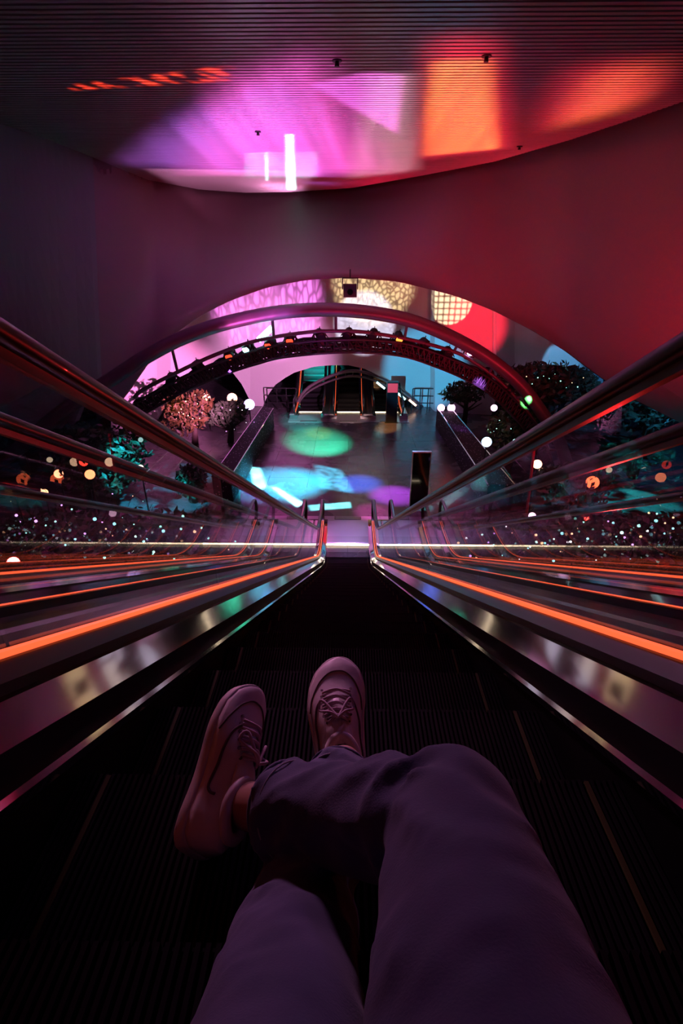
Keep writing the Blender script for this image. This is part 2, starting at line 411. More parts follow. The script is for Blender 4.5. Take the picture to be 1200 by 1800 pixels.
# ------------------------------------------------------------------ setting: floor, ceiling, walls
def floor_mat():
    m = bpy.data.materials.new('polished_dark_floor'); m.use_nodes = True; nt = m.node_tree
    b = nt.nodes['Principled BSDF']; b.inputs['Specular IOR Level'].default_value = .35
    tc = nd(nt, 'ShaderNodeTexCoord'); no = nd(nt, 'ShaderNodeTexNoise'); no.inputs['Scale'].default_value = 1.3; no.inputs['Detail'].default_value = 8
    nt.links.new(tc.outputs['Object'], no.inputs[0])
    nt.links.new(ramp(nt, no.outputs['Fac'], [(.3, .2), (.7, .32)]), b.inputs['Roughness'])
    br = nd(nt, 'ShaderNodeTexBrick'); br.inputs['Scale'].default_value = 1
    br.inputs['Brick Width'].default_value = 1.2; br.inputs['Row Height'].default_value = 1.2; br.offset = 0
    br.inputs['Mortar Size'].default_value = .006
    br.inputs['Color1'].default_value = (.08, .075, .085, 1); br.inputs['Color2'].default_value = (.092, .087, .097, 1); br.inputs['Mortar'].default_value = (.04, .04, .045, 1)
    nt.links.new(tc.outputs['Object'], br.inputs[0]); nt.links.new(br.outputs[0], b.inputs['Base Color'])
    return m
tag(MB().box((-22, -4, -.3), (22, 34, 0)).build('floor', floor_mat()), kind='structure')

# ribbed ceiling: a corrugated sheet, ribs running across the hall
mb = MB(); rows = []; y = -6.0; k = 0
while y < 24:
    rows += [(y, CEIL_Z+.035), (y+.012, CEIL_Z), (y+.078, CEIL_Z), (y+.09, CEIL_Z+.035)]; y += .11
mb.rings([[(-14, a, b), (14, a, b)] for a, b in rows], cap=False, wrap=False)
tag(mb.build('ceiling', M_ceil), kind='structure')
tag(MB().box((-14, -6, CEIL_Z+.05), (14, 24, CEIL_Z+.2)).build('ceiling_slab', M_dark), kind='structure')

# great curved wall with the wide arched opening
top_edge = [(-500, 60), (-100, 170), (60, 225), (150, 262), (190, 280), (260, 310), (350, 328), (430, 334), (510, 333), (620, 325), (750, 300), (870, 275), (1000, 235), (1100, 200), (1200, 163), (1330, 112), (1500, 45)]
arch_edge = [(170, 745), (190, 725), (215, 702), (245, 655), (287, 600), (350, 555), (400, 530), (470, 505), (540, 492), (615, 488), (700, 495), (800, 520), (870, 547), (940, 583), (1000, 620), (1045, 655), (1110, 700), (1200, 745), (1330, 810), (1500, 900)]
depth1 = [(-500, 9), (0, 12.6), (145, 14.0), (215, 14.6), (400, 15.8), (615, 16.4), (800, 16.0), (1000, 14.4), (1200, 12.0), (1500, 9.0)]
def smooth_x(pts, x, w=14):
    return sum(interp(pts, x+d) for d in (-w, -w*.5, 0, w*.5, w))/5
def wall_sheet(cols, rows, topf, botf, nrows=10, thick=.3):
    """cols: list of u; topf/botf give world points; extruded away from the camera by thick"""
    front = []
    for u in cols:
        a, b = topf(u), botf(u)
        front.append([a.lerp(b, j/nrows) for j in range(nrows+1)])
    mbx = MB(); n = nrows+1
    vs = [p for c in front for p in c]; N = len(vs)
    off = Vector((0, thick, 0))
    vs2 = vs+[p+off for p in vs]; fs = []
    K = len(cols)
    for i in range(K-1):
        for j in range(nrows):
            a = i*n+j
            fs.append((a, a+1, a+n+1, a+n)); fs.append((N+a, N+a+n, N+a+n+1, N+a+1))
        fs.append((i*n, (i+1)*n, N+(i+1)*n, N+i*n))
        fs.append((i*n+nrows, N+i*n+nrows, N+(i+1)*n+nrows, (i+1)*n+nrows))
    for j in range(nrows):
        fs.append((j, N+j, N+j+1, j+1)); a = (K-1)*n+j; fs.append((a, a+1, N+a+1, N+a))
    return mbx.add(vs2, fs)
cols = [170+i*(1500-170)/132 for i in range(133)]
def topx(u):   # the corner at the left leans: bottom columns run a little to the right of the top ones
    return 190 if u < 190 else u
w1 = wall_sheet(cols, 10, lambda u: PZ(u-22*(1-min(1, max(0, (u-170)/200))), interp(top_edge, u-22*(1-min(1, max(0, (u-170)/200)))), CEIL_Z+.1),
                lambda u: PY(u, smooth_x(arch_edge, u), interp(depth1, u)))
tag(w1.build('wall_front', M_wall, smooth=True), kind='structure')
# darker side wall meeting it at the leaning corner
cols = [-420+i*(572)/40 for i in range(41)]
w1b = wall_sheet(cols, 6, lambda u: PZ(u, interp(top_edge, u)+ (0), CEIL_Z+.1),
                 lambda u: PY(u+22*max(0, min(1, (u+100)/250)), 600+(u+22-170)*-.05 + (150 if u < 120 else 150*(152-u)/32*0+110), interp(depth1, u)))
tag(w1b.build('wall_left', mat('painted_side_wall', (.16, .15, .17), .6)), kind='structure')

# far wall with small arch and folded facets
far_top = [(100, 560), (250, 520), (400, 470), (615, 440), (800, 470), (1000, 560), (1150, 620), (1350, 700)]
far_low = [(195, 800), (262, 800), (272, 742), (290, 712), (320, 685), (360, 660), (392, 648), (405, 650), (425, 676), (440, 706), (446, 735), (458, 735), (462, 712), (470, 696), (483, 677), (500, 665), (517, 655), (550, 645), (580, 642), (612, 642), (640, 648), (667, 661), (693, 678), (720, 700), (740, 716), (744, 735), (862, 735), (872, 700), (884, 660), (905, 645), (940, 640), (1000, 646), (1040, 652), (1060, 700), (1350, 760)]
far_dep = [(100, 18), (215, 19.0), (275, 20.5), (300, 21.5), (440, 23.0), (757, 23.0), (762, 22.2), (868, 21.6), (872, 20.5), (905, 20.0), (965, 18.6), (1060, 17.5), (1350, 14.5)]
cols = [195, 205, 215, 225, 240, 255, 262] + [264+i*4 for i in range(200)]
w2 = wall_sheet(cols, 8, lambda u: PY(u, interp(far_top, u), interp(far_dep, u)), lambda u: PY(u, interp(far_low, u), interp(far_dep, u)), 8, .4)
tag(w2.build('wall_back', M_wall2), kind='structure')

# enclosing shell
tag(MB().box((-22, 31, -.3), (22, 31.4, 9)).build('wall_far', mat('teal_plaster', (.16, .2, .2), .7)), kind='structure')
tag(MB().box((-22.4, -4, -.3), (-22, 31.4, 9)).build('wall_west', M_dark), kind='structure')
tag(MB().box((22, -4, -.3), (22.4, 31.4, 9)).build('wall_east', M_dark), kind='structure')

# ------------------------------------------------------------------ escalators
PITCHX = 1.65; SL = .577
CO = cos(math.atan(SL))
def line_z(y): return SL*(y-.88)
def path_z(y, p):
    """height of the line lying p above the steps (perpendicular), rounded at the lower bend"""
    a = p; b = line_z(y)+p/CO
    w = .45; d = b-a
    if d > w: return b
    if d < -w: return a
    return a + (d+w)**2/(4*w)
def stations(y0, y1):
    ys = []; y = y0
    while y < y1-1e-6:
        ys.append(y); y += .12 if y < 2.6 else .6
    ys.append(y1); return ys
def sweep(mbx, prof, y0, y1, side=1):
    rings = []
    for y in stations(y0, y1):
        rings.append([(side*x, y, path_z(y, p)) for x, p in prof])
    mbx.rings(rings)

def build_escalator(length, detail=True):
    root = empty('escalator')
    NE = -1.05                                   # newel end
    # steps
    up, down = .346, .2
    proto = MB(); nr = 90 if detail else 16; w = .994/nr
    rings0 = []; rings1 = []
    prof = []
    for i in range(nr):
        x = -.497+i*w
        prof += [(x, 0), (x+w*.5, 0), (x+w*.5, -.011), (x+w, -.011)]
    # tread: ribs along the run; front at y=0, back at y=+.346 (higher risers behind)
    proto.rings([[(x, 0, z) for x, z in prof], [(x, .40, z) for x, z in prof]], cap=False, wrap=False)
    rs = []
    for a in range(7):
        t = a/6; rs.append((.0+.055*(t**1.6), -.205*t))
    proto.rings([[(x, ry+ (0 if z == 0 else .008), rz-.001) for x, z in prof] for ry, rz in rs], cap=False, wrap=False)
    yls = []
    for sx in (-1, 1):
        yl = MB(); yl.box((sx*.44-.004, .004, -.004), (sx*.44+.004, .33, .0022)); yls.append(yl)
    first = None; ln = None; n = 0
    k0 = .0
    y = -.10
    # nosing phase measured from the photo: nosing at y = 10.26-.286 -> local
    ph = (10.26-.286) % up
    y = ph-up*1.0
    while y < length:
        if y < -.15: y += up; continue
        z = path_z(y, 0)-0.0
        if y > .88: z = path_z(y, 0)
        if first is None:
            first = proto.build('step', M_step, root); lns = [yy.build('edge_line', M_yel, first) for yy in yls]; st = first
        else:
            st = first.copy(); C.objects.link(st); st.parent = root
            for ln in lns:
                l2 = ln.copy(); C.objects.link(l2); l2.parent = st
        st.location = (0, y, z-.004)
        n += 1; y += up
    # comb plate, comb lamp, landing
    mb = MB(); mb.box((-.5, -.42, -.02), (.5, -.12, .022))
    for i in range(50 if detail else 20):
        nn = 50 if detail else 20; x = -.497+i*.994/nn
        mb.add([(x, -.12, .022), (x+.5/nn, -.12, .022), (x+.5/nn, .0, .004), (x, .0, .004), (x, -.12, 0), (x+.5/nn, -.12, 0)], [(0,1,2,3), (0,3,4), (1,5,2), (4,3,2,5)])
    mb.build('comb_plate', M_steel2, root)
    MB().box((-.5, -.015, .022), (.5, .022, .045)).build('comb_lamp', M_comb, root)
    mb = MB(); mb.box((-.5, -1.5, 0), (.5, -.42, .02)); 
    for sx in (-1, 1): mb.box((sx*.5, -1.5, 0) if sx > 0 else (-.84, -1.5, 0), (.84, -1.02, .02) if sx > 0 else (-.5, -1.02, .02))
    mb.build('landing_plate', mat('landing_plate_steel', (.42, .4, .46), .3, .6), root)
    mb = MB(); mb.box((-.34, -1.48, .021), (.34, -1.30, .026), 0)
    for i in range(3): mb.box((-.32, -1.465+i*.055, .026), (.32, -1.43+i*.055, .03), 1)
    mb.build('floor_grille', [M_black, M_steel2], root)
    y0, y1 = -.78, length
    for side, nm in ((-1, 'left'), (1, 'right')):
        mb = MB(); sweep(mb, [(.5, -.18), (.515, -.18), (.515, .119), (.5, .119)], y0, y1, side); mb.build('skirt_panel', M_black, root)
        mb = MB(); sweep(mb, [(.488, .030), (.4995, .026), (.4995, .052), (.488, .046)], y0+.1, y1, side); mb.build('skirt_guard', M_steel, root)
        mb = MB(); sweep(mb, [(.5, .119), (.505, .112), (.6, .176), (.6, .184)], y0-.05, y1, side); mb.build('inner_deck', M_steel, root)
        mb = MB(); sweep(mb, [(.568, .172), (.6, .165), (.63, .17), (.63, .236), (.600, .236), (.600, .226), (.592, .222), (.570, .192)], y0-.1, y1, side); mb.build('glass_clamp', M_black, root)
        mb = MB(); sweep(mb, [(.586, .228), (.598, .225), (.602, .232), (.598, .241), (.586, .239)], y0-.05, y1, side); mb.build('led_strip', M_led, root)
        mb = MB(); sweep(mb, [(.63, .17), (.83, .15), (.83, .19), (.80, .212), (.66, .212), (.63, .205)], y0-.1, y1, side); mb.build('outer_deck', M_steel2, root)
        mb = MB(); sweep(mb, [(.80, -.0), (.82, -.0), (.82, .16), (.80, .16)], y0-.1, y1, side); mb.build('outer_skirt', M_black, root)
        # glass panels with open joints, the last one rounded at the newel
        cuts = [-.75, .45]; y = .45
        while y < length-.01: y = min(y+1.3, length); cuts.append(y)
        H0, H1 = .236, .765
        for a, b in zip(cuts, cuts[1:]):
            if b-a < .2: continue
            mb = MB(); rings = []
            ys = [a+.004+(b-a-.008)*i/8 for i in range(9)]
            for y in ys:
                rings.append([(side*.611, y, path_z(y, H0)), (side*.621, y, path_z(y, H0)), (side*.621, y, path_z(y, H1)), (side*.611, y, path_z(y, H1))])
            mb.rings(rings); mb.build('glass_panel', M_glass, root)
        cz = (.24+.765)/2; rr = (.765-.24)/2
        mb = MB(); disc = [(-.76, .24)]+[(-.76-rr*sin(pi*i/16)*.95, cz-rr*cos(pi*i/16)) for i in range(17)]+[(-.76, .765)]
        n_ = len(disc)
        mb.add([(side*.611, a, b) for a, b in disc]+[(side*.621, a, b) for a, b in disc], [tuple(range(n_)), tuple(range(2*n_-1, n_-1, -1))]+[(i, i+1, n_+i+1, n_+i) for i in range(n_-1)])
        mb.build('newel_glass', M_glass, root)
        # handrail: flattened C profile, wraps round the newel
        prof = [(-.040, 0), (-.036, .016), (-.018, .025), (.018, .025), (.036, .016), (.040, 0), (.036, -.014), (.018, -.018), (-.018, -.018), (-.036, -.014)]
        pts = [(y, path_z(y, .784)) for y in reversed(stations(-.76, length))]
        R = .285
        pts += [(-.76-R*sin(pi*i/14), .784-R+R*cos(pi*i/14)) for i in range(1, 15)]
        pts += [(-.5, .784-2*R)]
        rings = []
        for i, (y, z) in enumerate(pts):
            a = pts[max(0, i-1)]; b = pts[min(len(pts)-1, i+1)]
            t = Vector((0, b[0]-a[0], b[1]-a[1])).normalized(); nrm = Vector((0, t.z, -t.y))
            if i == 0: nrm = Vector((0, t.z, -t.y))
            rings.append([Vector((side*.616, y, z))+Vector((px_, 0, 0))+nrm*pz_ for px_, pz_ in prof])
        mb = MB(); mb.rings(rings); h = mb.build('handrail', M_rub, root, smooth=True)
        # bare steel channel under the handrail
        mb = MB(); sweep(mb, [(.606, .748), (.626, .748), (.628, .768), (.604, .768)], -.74, length, side); mb.build('handrail_channel', mat('channel_steel', (.12, .11, .12), .3, 1), root)
        # newel skirt block at the floor
        mb = MB(); mb.box((side*.5 if side > 0 else -.83, -1.02, 0), (.83 if side > 0 else -.5, -.78, .17)); mb.build('newel_base', M_steel, root)
    # lower truss body under the flight
    mb = MB(); rings = []
    for y in stations(.5, length):
        z = path_z(y, 0); rings.append([(-.8, y, max(0.0, z-1.2) if z > .5 else 0), (.8, y, max(0.0, z-1.2) if z > .5 else 0), (.8, y, z-.26), (-.8, y, z-.26)])
    mb.rings(rings)
    mb.build('truss_casing', M_black, root)
    return root

e0 = build_escalator(10.26+1.4)
CX = 0.0
e0.location = (CX, 10.26, 0); e0.rotation_euler = (0, 0, pi)
tag(e0, 'middle escalator running down from the viewer, the one the person sits on', 'escalator', 'near escalators descending to the walkway')
e1 = copy_tree(e0); e1.location.x = CX-PITCHX
tag(e1, 'near escalator beside the seated person on the left, behind the left glass balustrade', 'escalator')
e2 = copy_tree(e0); e2.location.x = CX+PITCHX
tag(e2, 'near escalator beside the seated person on the right, behind the right glass balustrade', 'escalator')
f0 = build_escalator(4.6, False)
f0.location = (0.0, 21.9, 0)
tag(f0, 'middle escalator at the far end of the walkway inside the small arch', 'escalator', 'far escalators beyond the walkway')
f1 = copy_tree(f0); f1.location.x = -PITCHX; tag(f1, 'leftmost far escalator inside the small arch, beside the teal recess', 'escalator')
f2 = copy_tree(f0); f2.location.x = PITCHX; tag(f2, 'rightmost far escalator inside the small arch, beside the tall dark totem', 'escalator')

# ------------------------------------------------------------------ steel tube arch and lighting truss
D_T = [(-50, 11.5), (200, 12.8), (350, 13.6), (600, 14.4), (800, 14.5), (1000, 14.6)]
tube_px = [(-40, 838), (30, 790), (65, 760), (125, 712), (200, 664), (260, 625), (325, 592), (400, 567), (500, 548), (600, 545), (700, 558), (775, 584), (850, 624), (910, 672), (950, 722), (980, 770), (996, 815), (1003, 838)]
rail_px = [(236, 700), (250, 686), (310, 655), (375, 625), (450, 599), (540, 584), (600, 582), (650, 585), (725, 598), (800, 619), (835, 638), (880, 672), (925, 722), (955, 770), (975, 830)]
band_px = [(238, 722), (300, 687), (350, 663), (400, 643), (450, 627), (500, 615), (600, 607), (700, 612), (775, 635), (840, 665), (880, 695), (920, 737), (945, 775), (960, 820)]
def DT(x, extra=0): return interp(D_T, x)+extra
arch = empty('steel_arch', PY(1003, 838, DT(1003)))
def loc_pts(px, extra=0, n=5):
    return [p-arch.location for p in spline([PY(x, y, DT(x, extra)) for x, y in px], n)]
MB().tube(loc_pts(tube_px), .175, 20).build('main_tube', M_tube, arch, True)
MB().tube(loc_pts(rail_px, .25), .05, 10).build('inner_rail', M_tube, arch, True)
for (ax, ay), (bx, by) in (((300, 604), (312, 654)), ((478, 556), (481, 594)), ((590, 550), (590, 582)), ((716, 565), (711, 594)), ((806, 602), (798, 617)), ((868, 640), (860, 655)), ((928, 695), (905, 700)), ((962, 745), (940, 748)), ((985, 790), (962, 792))):
    MB().tube([PY(ax, ay, DT(ax))-arch.location, PY(bx, by, DT(bx, .25))-arch.location], .04, 8).build('hanger', M_tube, arch)
tag(arch, 'great curved steel tube arch spanning the walkway with thin inner rail', 'arch')

tr = empty('lighting_truss', PY(960, 820, DT(960, .4)))
ctr = spline([PY(x, y, DT(x, .4)) for x, y in band_px], 8)
chords = []
for dz, dy in ((.17, -.17), (.17, .17), (-.17, -.17), (-.17, .17)):
    pts = []
    for i, p in enumerate(ctr):
        t = (ctr[min(i+1, len(ctr)-1)]-ctr[max(i-1, 0)]).normalized()
        n = t.cross(Vector((0, 1, 0))).normalized()
        if n.z < 0 : n = -n
        pts.append(p+n*dz+Vector((0, dy, 0))-tr.location)
    chords.append(pts); MB().tube(pts, .035, 6).build('chord', M_truss, tr)
mb = MB()
for i in range(0, len(ctr)-1):
    for a, b in ((0, 1), (2, 3), (0, 2), (1, 3)):
        mb.tube([chords[a][i], chords[b][i+1]], .018, 5); mb.tube([chords[a][i], chords[b][i]], .018, 5)
mb.build('bracing', M_truss, tr)
mb = MB()                       # cable bundle lying along the truss
for k in range(7):
    ph = random.random()*6
    mb.tube([Vector(chords[2][i]).lerp(chords[1][i], .25+.12*k)+Vector((0, 0, .05*sin(i*.9+ph))) for i in range(len(ctr))], .045, 6)
mb.build('cable_bundle', M_truss, tr, True)
tag(tr, 'black curved lighting truss with cables hung beneath the steel tube arch', 'lighting truss')

# spotlight fixtures clamped on the truss
def make_fixture(lens):
    r = empty('stage_light')
    MB().box((-.10, -.10, -.06), (.10, .10, .05)).build('base', M_truss, r)
    yk = MB(); yk.box((-.17, -.03, .03), (-.14, .03, .30)); yk.box((.14, -.03, .03), (.17, .03, .30)); yk.box((-.17, -.03, .02), (.17, .03, .05)); yk.build('yoke', M_truss, r)
    h = MB(); h.tube([(0, -.16, .16), (0, -.10, .2), (0, .08, .26), (0, .14, .28)], [.115, .13, .12, .07], 12); h.build('head', M_truss, r, True)
    l = MB(); l.tube([(0, -.175, .155), (0, -.155, .162)], .095, 12); l.build('lens', lens, r)
    c = MB(); c.tube([(0, 0, .22), (.02, 0, .42)], [.035, .008], 6); c.tube([(-.14, 0, .24), (.14, 0, .24)], .02, 6); c.tube([(-.13, 0, .24), (-.24, .02, .12)], [.03, .01], 6); c.tube([(.13, 0, .24), (.25, .02, .11)], [.03, .01], 6)
    c.build('clamp', M_truss, r)
    return r
lens_dark = mat('dark_lens', (.02, .02, .03), .05)
lens_cya = mat('cyan_lens', (.3, 1, 1), .3, 0, (.35, 1, .95), 10)
lens_red = mat('red_lens', (1, .1, .05), .3, 0, (1, .08, .03), 1.6)
lens_ora = mat('amber_lens', (1, .5, .1), .3, 0, (1, .35, .05), 2.0)
lens_pur = mat('violet_lens', (.8, .4, 1), .3, 0, (.9, .45, 1), 14)
fx = [(308, 672, lens_dark, 'on the left end of the truss, near the red panel'), (352, 650, lens_dark, 'low on the left limb of the truss'), (408, 630, lens_red, 'with faint red lens left of the cyan light'),
      (440, 618, lens_cya, 'shining cyan on the truss'), (478, 611, lens_red, 'with dim red lens right of the cyan light'), (512, 603, lens_red, 'with red glow, left of the truss top'),
      (562, 596, lens_dark, 'at the truss top, just left of centre'), (612, 594, lens_dark, 'at the truss top under the middle hanger'), (655, 595, lens_dark, 'on the truss right of centre'),
      (698, 600, lens_ora, 'with amber glow on the truss right of centre'), (742, 611, lens_dark, 'where the truss begins to dip on the right'), (782, 626, lens_dark, 'on the right limb below the tube'),
      (822, 622, lens_pur, 'shining violet beside the right hanger'), (852, 662, lens_dark, 'on the right limb, second below the violet light'), (888, 690, lens_dark, 'low on the right limb of the truss'), (918, 722, lens_dark, 'lowest on the right limb of the truss')]
protos = {}
for px, py, ln_, lab in fx:
    if ln_.name not in protos: o = protos[ln_.name] = make_fixture(ln_)
    else: o = copy_tree(protos[ln_.name])
    o.location = PY(px, py+6, DT(px, .4))
    o.rotation_euler = (0, (px-600)/900, random.uniform(-.5, .5))
    tag(o, 'black stage light '+lab, 'stage light', 'stage lights along the curved truss')
# bright cyan light bar above the truss at left
lb = MB(); a = PY(454, 598, 14.3); b = PY(478, 576, 14.3); lb.tube([a, b], .075, 8); o = lb.build('light_bar', mat('cyan_light_bar', (.5, 1, 1), .3, 0, (.55, 1, 1), 9))
tag(o, 'bright cyan white light bar hung between tube arch and truss', 'light bar')

# projector hanging in the arch
pr = empty('projector', PY(615, 522, 15.9))
MB().box((-.19, -.22, 0), (.19, .22, .34)).build('housing', mat('projector_housing', (.05, .04, .05), .4), pr)
MB().tube([(0, -.22, .14), (0, -.26, .14)], .08, 16).build('lens', M_screen, pr)
yk = MB(); yk.box((-.23, -.03, .2), (-.2, .03, .5)); yk.box((.2, -.03, .2), (.23, .03, .5)); yk.box((-.23, -.03, .48), (.23, .03, .51)); yk.box((-.02, -.02, .5), (.02, .02, .72)); yk.build('bracket', M_truss, pr)
tag(pr, 'small dark projector box hanging from the top of the big arch', 'projector')

# far ring arch
fa = empty('far_steel_arch', PY(527, 700, 22.6))
ring_px = [(522, 712), (530, 694), (550, 676), (587, 659), (620, 652), (655, 659), (690, 676), (715, 694), (740, 716)]
p1 = [p-fa.location for p in spline([PY(x, y, 22.6) for x, y in ring_px], 5)]
p2 = [p-fa.location for p in spline([PY(x, y+9*cos((x-630)/130), 22.7) for x, y in ring_px], 5)]
MB().tube(p1, .07, 10).build('outer_tube', M_tube, fa, True); MB().tube(p2, .05, 8).build('inner_tube', M_tube, fa, True)
mb = MB()
for i in range(0, len(p1), 2): mb.tube([p1[i], p2[i]], .02, 5)
mb.build('lattice', M_truss, fa)
tag(fa, 'small steel ring arch over the far escalators', 'arch')
for (x0, y0, x1, y1, nm) in ((662, 672, 676, 683, 'cyan'), (697, 690, 712, 702, 'cyan'), (719, 703, 731, 713, 'amber')):
    o = MB().tube([PY(x0, y0, 22.4), PY(x1, y1, 22.4)], .05, 6).build('light_tube', mat('far_%s_tube' % nm, (.6, 1, 1), .3, 0, (.5, 1, 1) if nm == 'cyan' else (1, .5, .25), 3.5))
    tag(o, {662: 'short bright cyan light tube on the right side of the small arch', 697: 'cyan light tube lower on the small arch beside the dark totem', 719: 'amber light tube at the right foot of the small arch'}[x0], 'light tube')

# ------------------------------------------------------------------ kiosks
def kiosk(px, py, D_base_z0, w, h, t, lab, red=False):
    p = PZ(px, py, 0)
    r = empty('display_totem', p)
    MB().box((-w/2, -t/2, 0), (w/2, t/2, h)).build('case', M_frame if not red else M_black, r)
    MB().box((-w/2+.022, -t/2-.006, .03), (w/2-.022, -t/2-.001, h-.03)).build('screen', M_screen, r)
    MB().box((-w/2-.04, -t/2-.05, 0), (w/2+.04, t/2+.05, .025)).build('foot_plate', M_black, r)
    if red:
        MB().box((-w/2+.03, -t/2-.012, h-.42), (w/2-.03, -t/2-.0065, h-.06)).build('lit_panel', mat('dim_red_panel', (.2, .01, .02), .4, 0, (1, .03, .06), .5), r)
    tag(r, lab, 'totem'); return r
kiosk(734, 895, 0, .48, 1.62, .09, 'tall dark screen totem with pale frame standing right of the escalator landing')
kiosk(687, 742, 0, .46, 1.66, .2, 'slim black totem with red top standing by the far escalators', True)
kiosk(983, 742, 0, .5, 1.5, .2, 'black totem standing far right behind the big handrail')

# ------------------------------------------------------------------ walkway side parapets
def speck_mat():
    m = bpy.data.materials.new('speckled_stone'); m.use_nodes = True; nt = m.node_tree; b = nt.nodes['Principled BSDF']
    tc = nd(nt, 'ShaderNodeTexCoord'); vo = nd(nt, 'ShaderNodeTexVoronoi'); vo.inputs['Scale'].default_value = 11
    nt.links.new(tc.outputs['Object'], vo.inputs[0])
    nt.links.new(ramp(nt, vo.outputs['Distance'], [(.14, (.7, .6, .75)), (.22, (.02, .017, .025))]), b.inputs['Base Color'])
    b.inputs['Roughness'].default_value = .75; b.inputs['Specular IOR Level'].default_value = .2; return m
M_speck = speck_mat()
for nm, q, lab in (('left', [(480, 718), (405, 838), (372, 838), (462, 714)], 'speckled dark planter wall along the left side of the walkway'),
              ('right', [(768, 716), (858, 852), (905, 852), (790, 714)], 'speckled dark planter wall along the right side of the walkway')):
    h = .75
    A = [PZ(x, y, h) for x, y in q]
    r = empty('planter_wall', (A[1].x, A[1].y, 0))
    mb = MB(); n = 4
    mb.add([(p.x, p.y, 0) for p in A]+[(p.x, p.y, h) for p in A], [(0,1,2,3), (4,5,6,7)]+[(i, (i+1) % 4, 4+(i+1) % 4, 4+i) for i in range(4)])
    for i in range(len(mb.v)): mb.v[i] = (mb.v[i][0]-A[1].x, mb.v[i][1]-A[1].y, mb.v[i][2])
    mb.build('wall_body', M_speck, r)
    e = MB(); a = A[0]-Vector((A[1].x, A[1].y, 0)); b = A[1]-Vector((A[1].x, A[1].y, 0)); c_ = A[2]-Vector((A[1].x, A[1].y, 0)); d = A[3]-Vector((A[1].x, A[1].y, 0))
    e.tube([a, b], .02, 6); e.tube([d, c_], .02, 6); e.build('steel_edge', M_steel, r)
    tag(r, lab, 'planter wall')

# railings by the far recess
def railing(x0, x1, D, lab, h=.95):
    a = PZ(x0, 718, 0); b = PZ(x1, 718, 0); a = Vector((a.x, D, 0)); b = Vector((b.x, D, 0))
    r = empty('railing', a)
    mb = MB(); d = b-a
    for f in (1, .66, .33): MB().tube([(0, 0, h*f), (d.x, 0, h*f)], .022, 6).build('rail', M_truss, r)
    n = 4
    for i in range(n): MB().tube([(d.x*i/(n-1), 0, 0), (d.x*i/(n-1), 0, h)], .025, 6).build('post', M_truss, r)
    tag(r, lab, 'railing')
railing(472, 522, 22.4, 'thin dark railing left of the far escalators')
railing(722, 762, 22.4, 'thin dark railing right of the far escalators')

# red lit lamp post at right
b = PZ(922, 930, 0); top = PY(941, 765, b.y)
lp = empty('lamp_post', b)
MB().tube([(0, 0, 0), top-b], .035, 8).build('pole', mat('red_lit_pole', (.5, .04, .04), .4), lp)  # red light falling on the pole is put into its colour
MB().tube([(0, 0, 0), (0, 0, .03)], .12, 12).build('foot', M_black, lp)
tag(lp, 'thin red pole standing behind the right handrails', 'pole')

# ------------------------------------------------------------------ bright spotlights on the garden floor
def par(px, py, D, r, col, st, lab, group):
    p = PY(px, py, D); 
    o = empty('garden_spotlight', p)
    d = (Vector((0, 0, CAMZ))-p).normalized()
    MB().tube([-d*.32, -d*.06, Vector((0, 0, 0))], [r*.6, r*1.15, r*1.2], 14).build('can', M_truss, o, True)
    MB().tube([d*.001, d*.012], r*1.18, 14).build('lamp_face', mat('lamp_face_%d_%d' % (px, py), col, .3, 0, col, st*.38, sample=False), o)
    zb = p.z
    MB().tube([-d*.2, Vector((-d.x*.2, -d.y*.2, -zb))], .02, 6).build('stand', M_truss, o)
    tag(o, lab, 'spotlight', group)
G = 'spotlights standing in the dark garden'
par(363, 700, 19, .13, (1, .55, .3), 9, 'amber spotlight, left of a pair beyond the left planter wall', G)
par(408, 700, 19, .16, (1, .45, .3), 10, 'orange spotlight, right of a pair beyond the left planter wall', G)
par(438, 711, 19, .17, (.65, .45, 1), 14, 'violet spotlight at the far end of the left planter wall', G)
par(775, 717, 19.5, .12, (1, .5, .85), 10, 'pink spotlight at the far end of the right planter wall', G)
par(793, 717, 19.5, .13, (1, .5, .85), 10, 'pink spotlight, second from the far end of the right planter wall', G)
par(868, 717, 18, .10, (1, .6, .95), 8, 'pale pink spotlight above the green lit tree', G)
par(855, 777, 14, .12, (.4, .7, 1), 16, 'blue white spotlight beyond the right planter wall', G)
par(905, 776, 14, .06, (.5, 1, .95), 8, 'small cyan spotlight at the foot of the green lit tree', G)
par(944, 816, 11.3, .09, (1, .65, .4), 9, 'warm round lamp beside the red pole', G)
par(935, 907, 10.5, .07, (1, .6, .85), 9, 'pink lamp low beside the red pole', G)
par(1057, 813, 12, .06, (1, .75, .5), 8, 'warm lamp on the right neighbour handrail line', G)
par(1041, 848, 11.5, .13, (1, .14, .05), 8, 'red spotlight flaring behind the right neighbour handrail', G)
par(45, 713, 15, .17, (.8, .3, 1), 8, 'violet spotlight in the dark foliage at far left', G)
par(17, 708, 15, .07, (.8, .4, 1), 8, 'tiny violet lamp at the left edge of the foliage', G)
par(103, 833, 11.5, .09, (1, .3, .15), 10, 'orange red spotlight, left of the flaring pair at left', G)
par(158, 834, 11.5, .10, (1, .25, .1), 10, 'red spotlight, right of the flaring pair at left', G)
par(147, 812, 11.8, .09, (1, .05, .03), 5, 'deep red spotlight above the flaring pair at left', G)
par(247, 822, 11.5, .06, (1, .6, .4), 8, 'small warm lamp seen through the left glass', G)
par(353, 824, 13, .06, (1, .6, .4), 8, 'small warm lamp just under the left handrail', G)
par(26, 866, 10.5, .07, (1, .5, .25), 8, 'orange lamp low at the left edge', G)
par(78, 866, 10.5, .07, (1, .5, .25), 8, 'orange lamp low, second from the left edge', G)
par(419, 803, 15, .05, (1, .5, .3), 7, 'tiny orange lamp on the left planter wall', G)

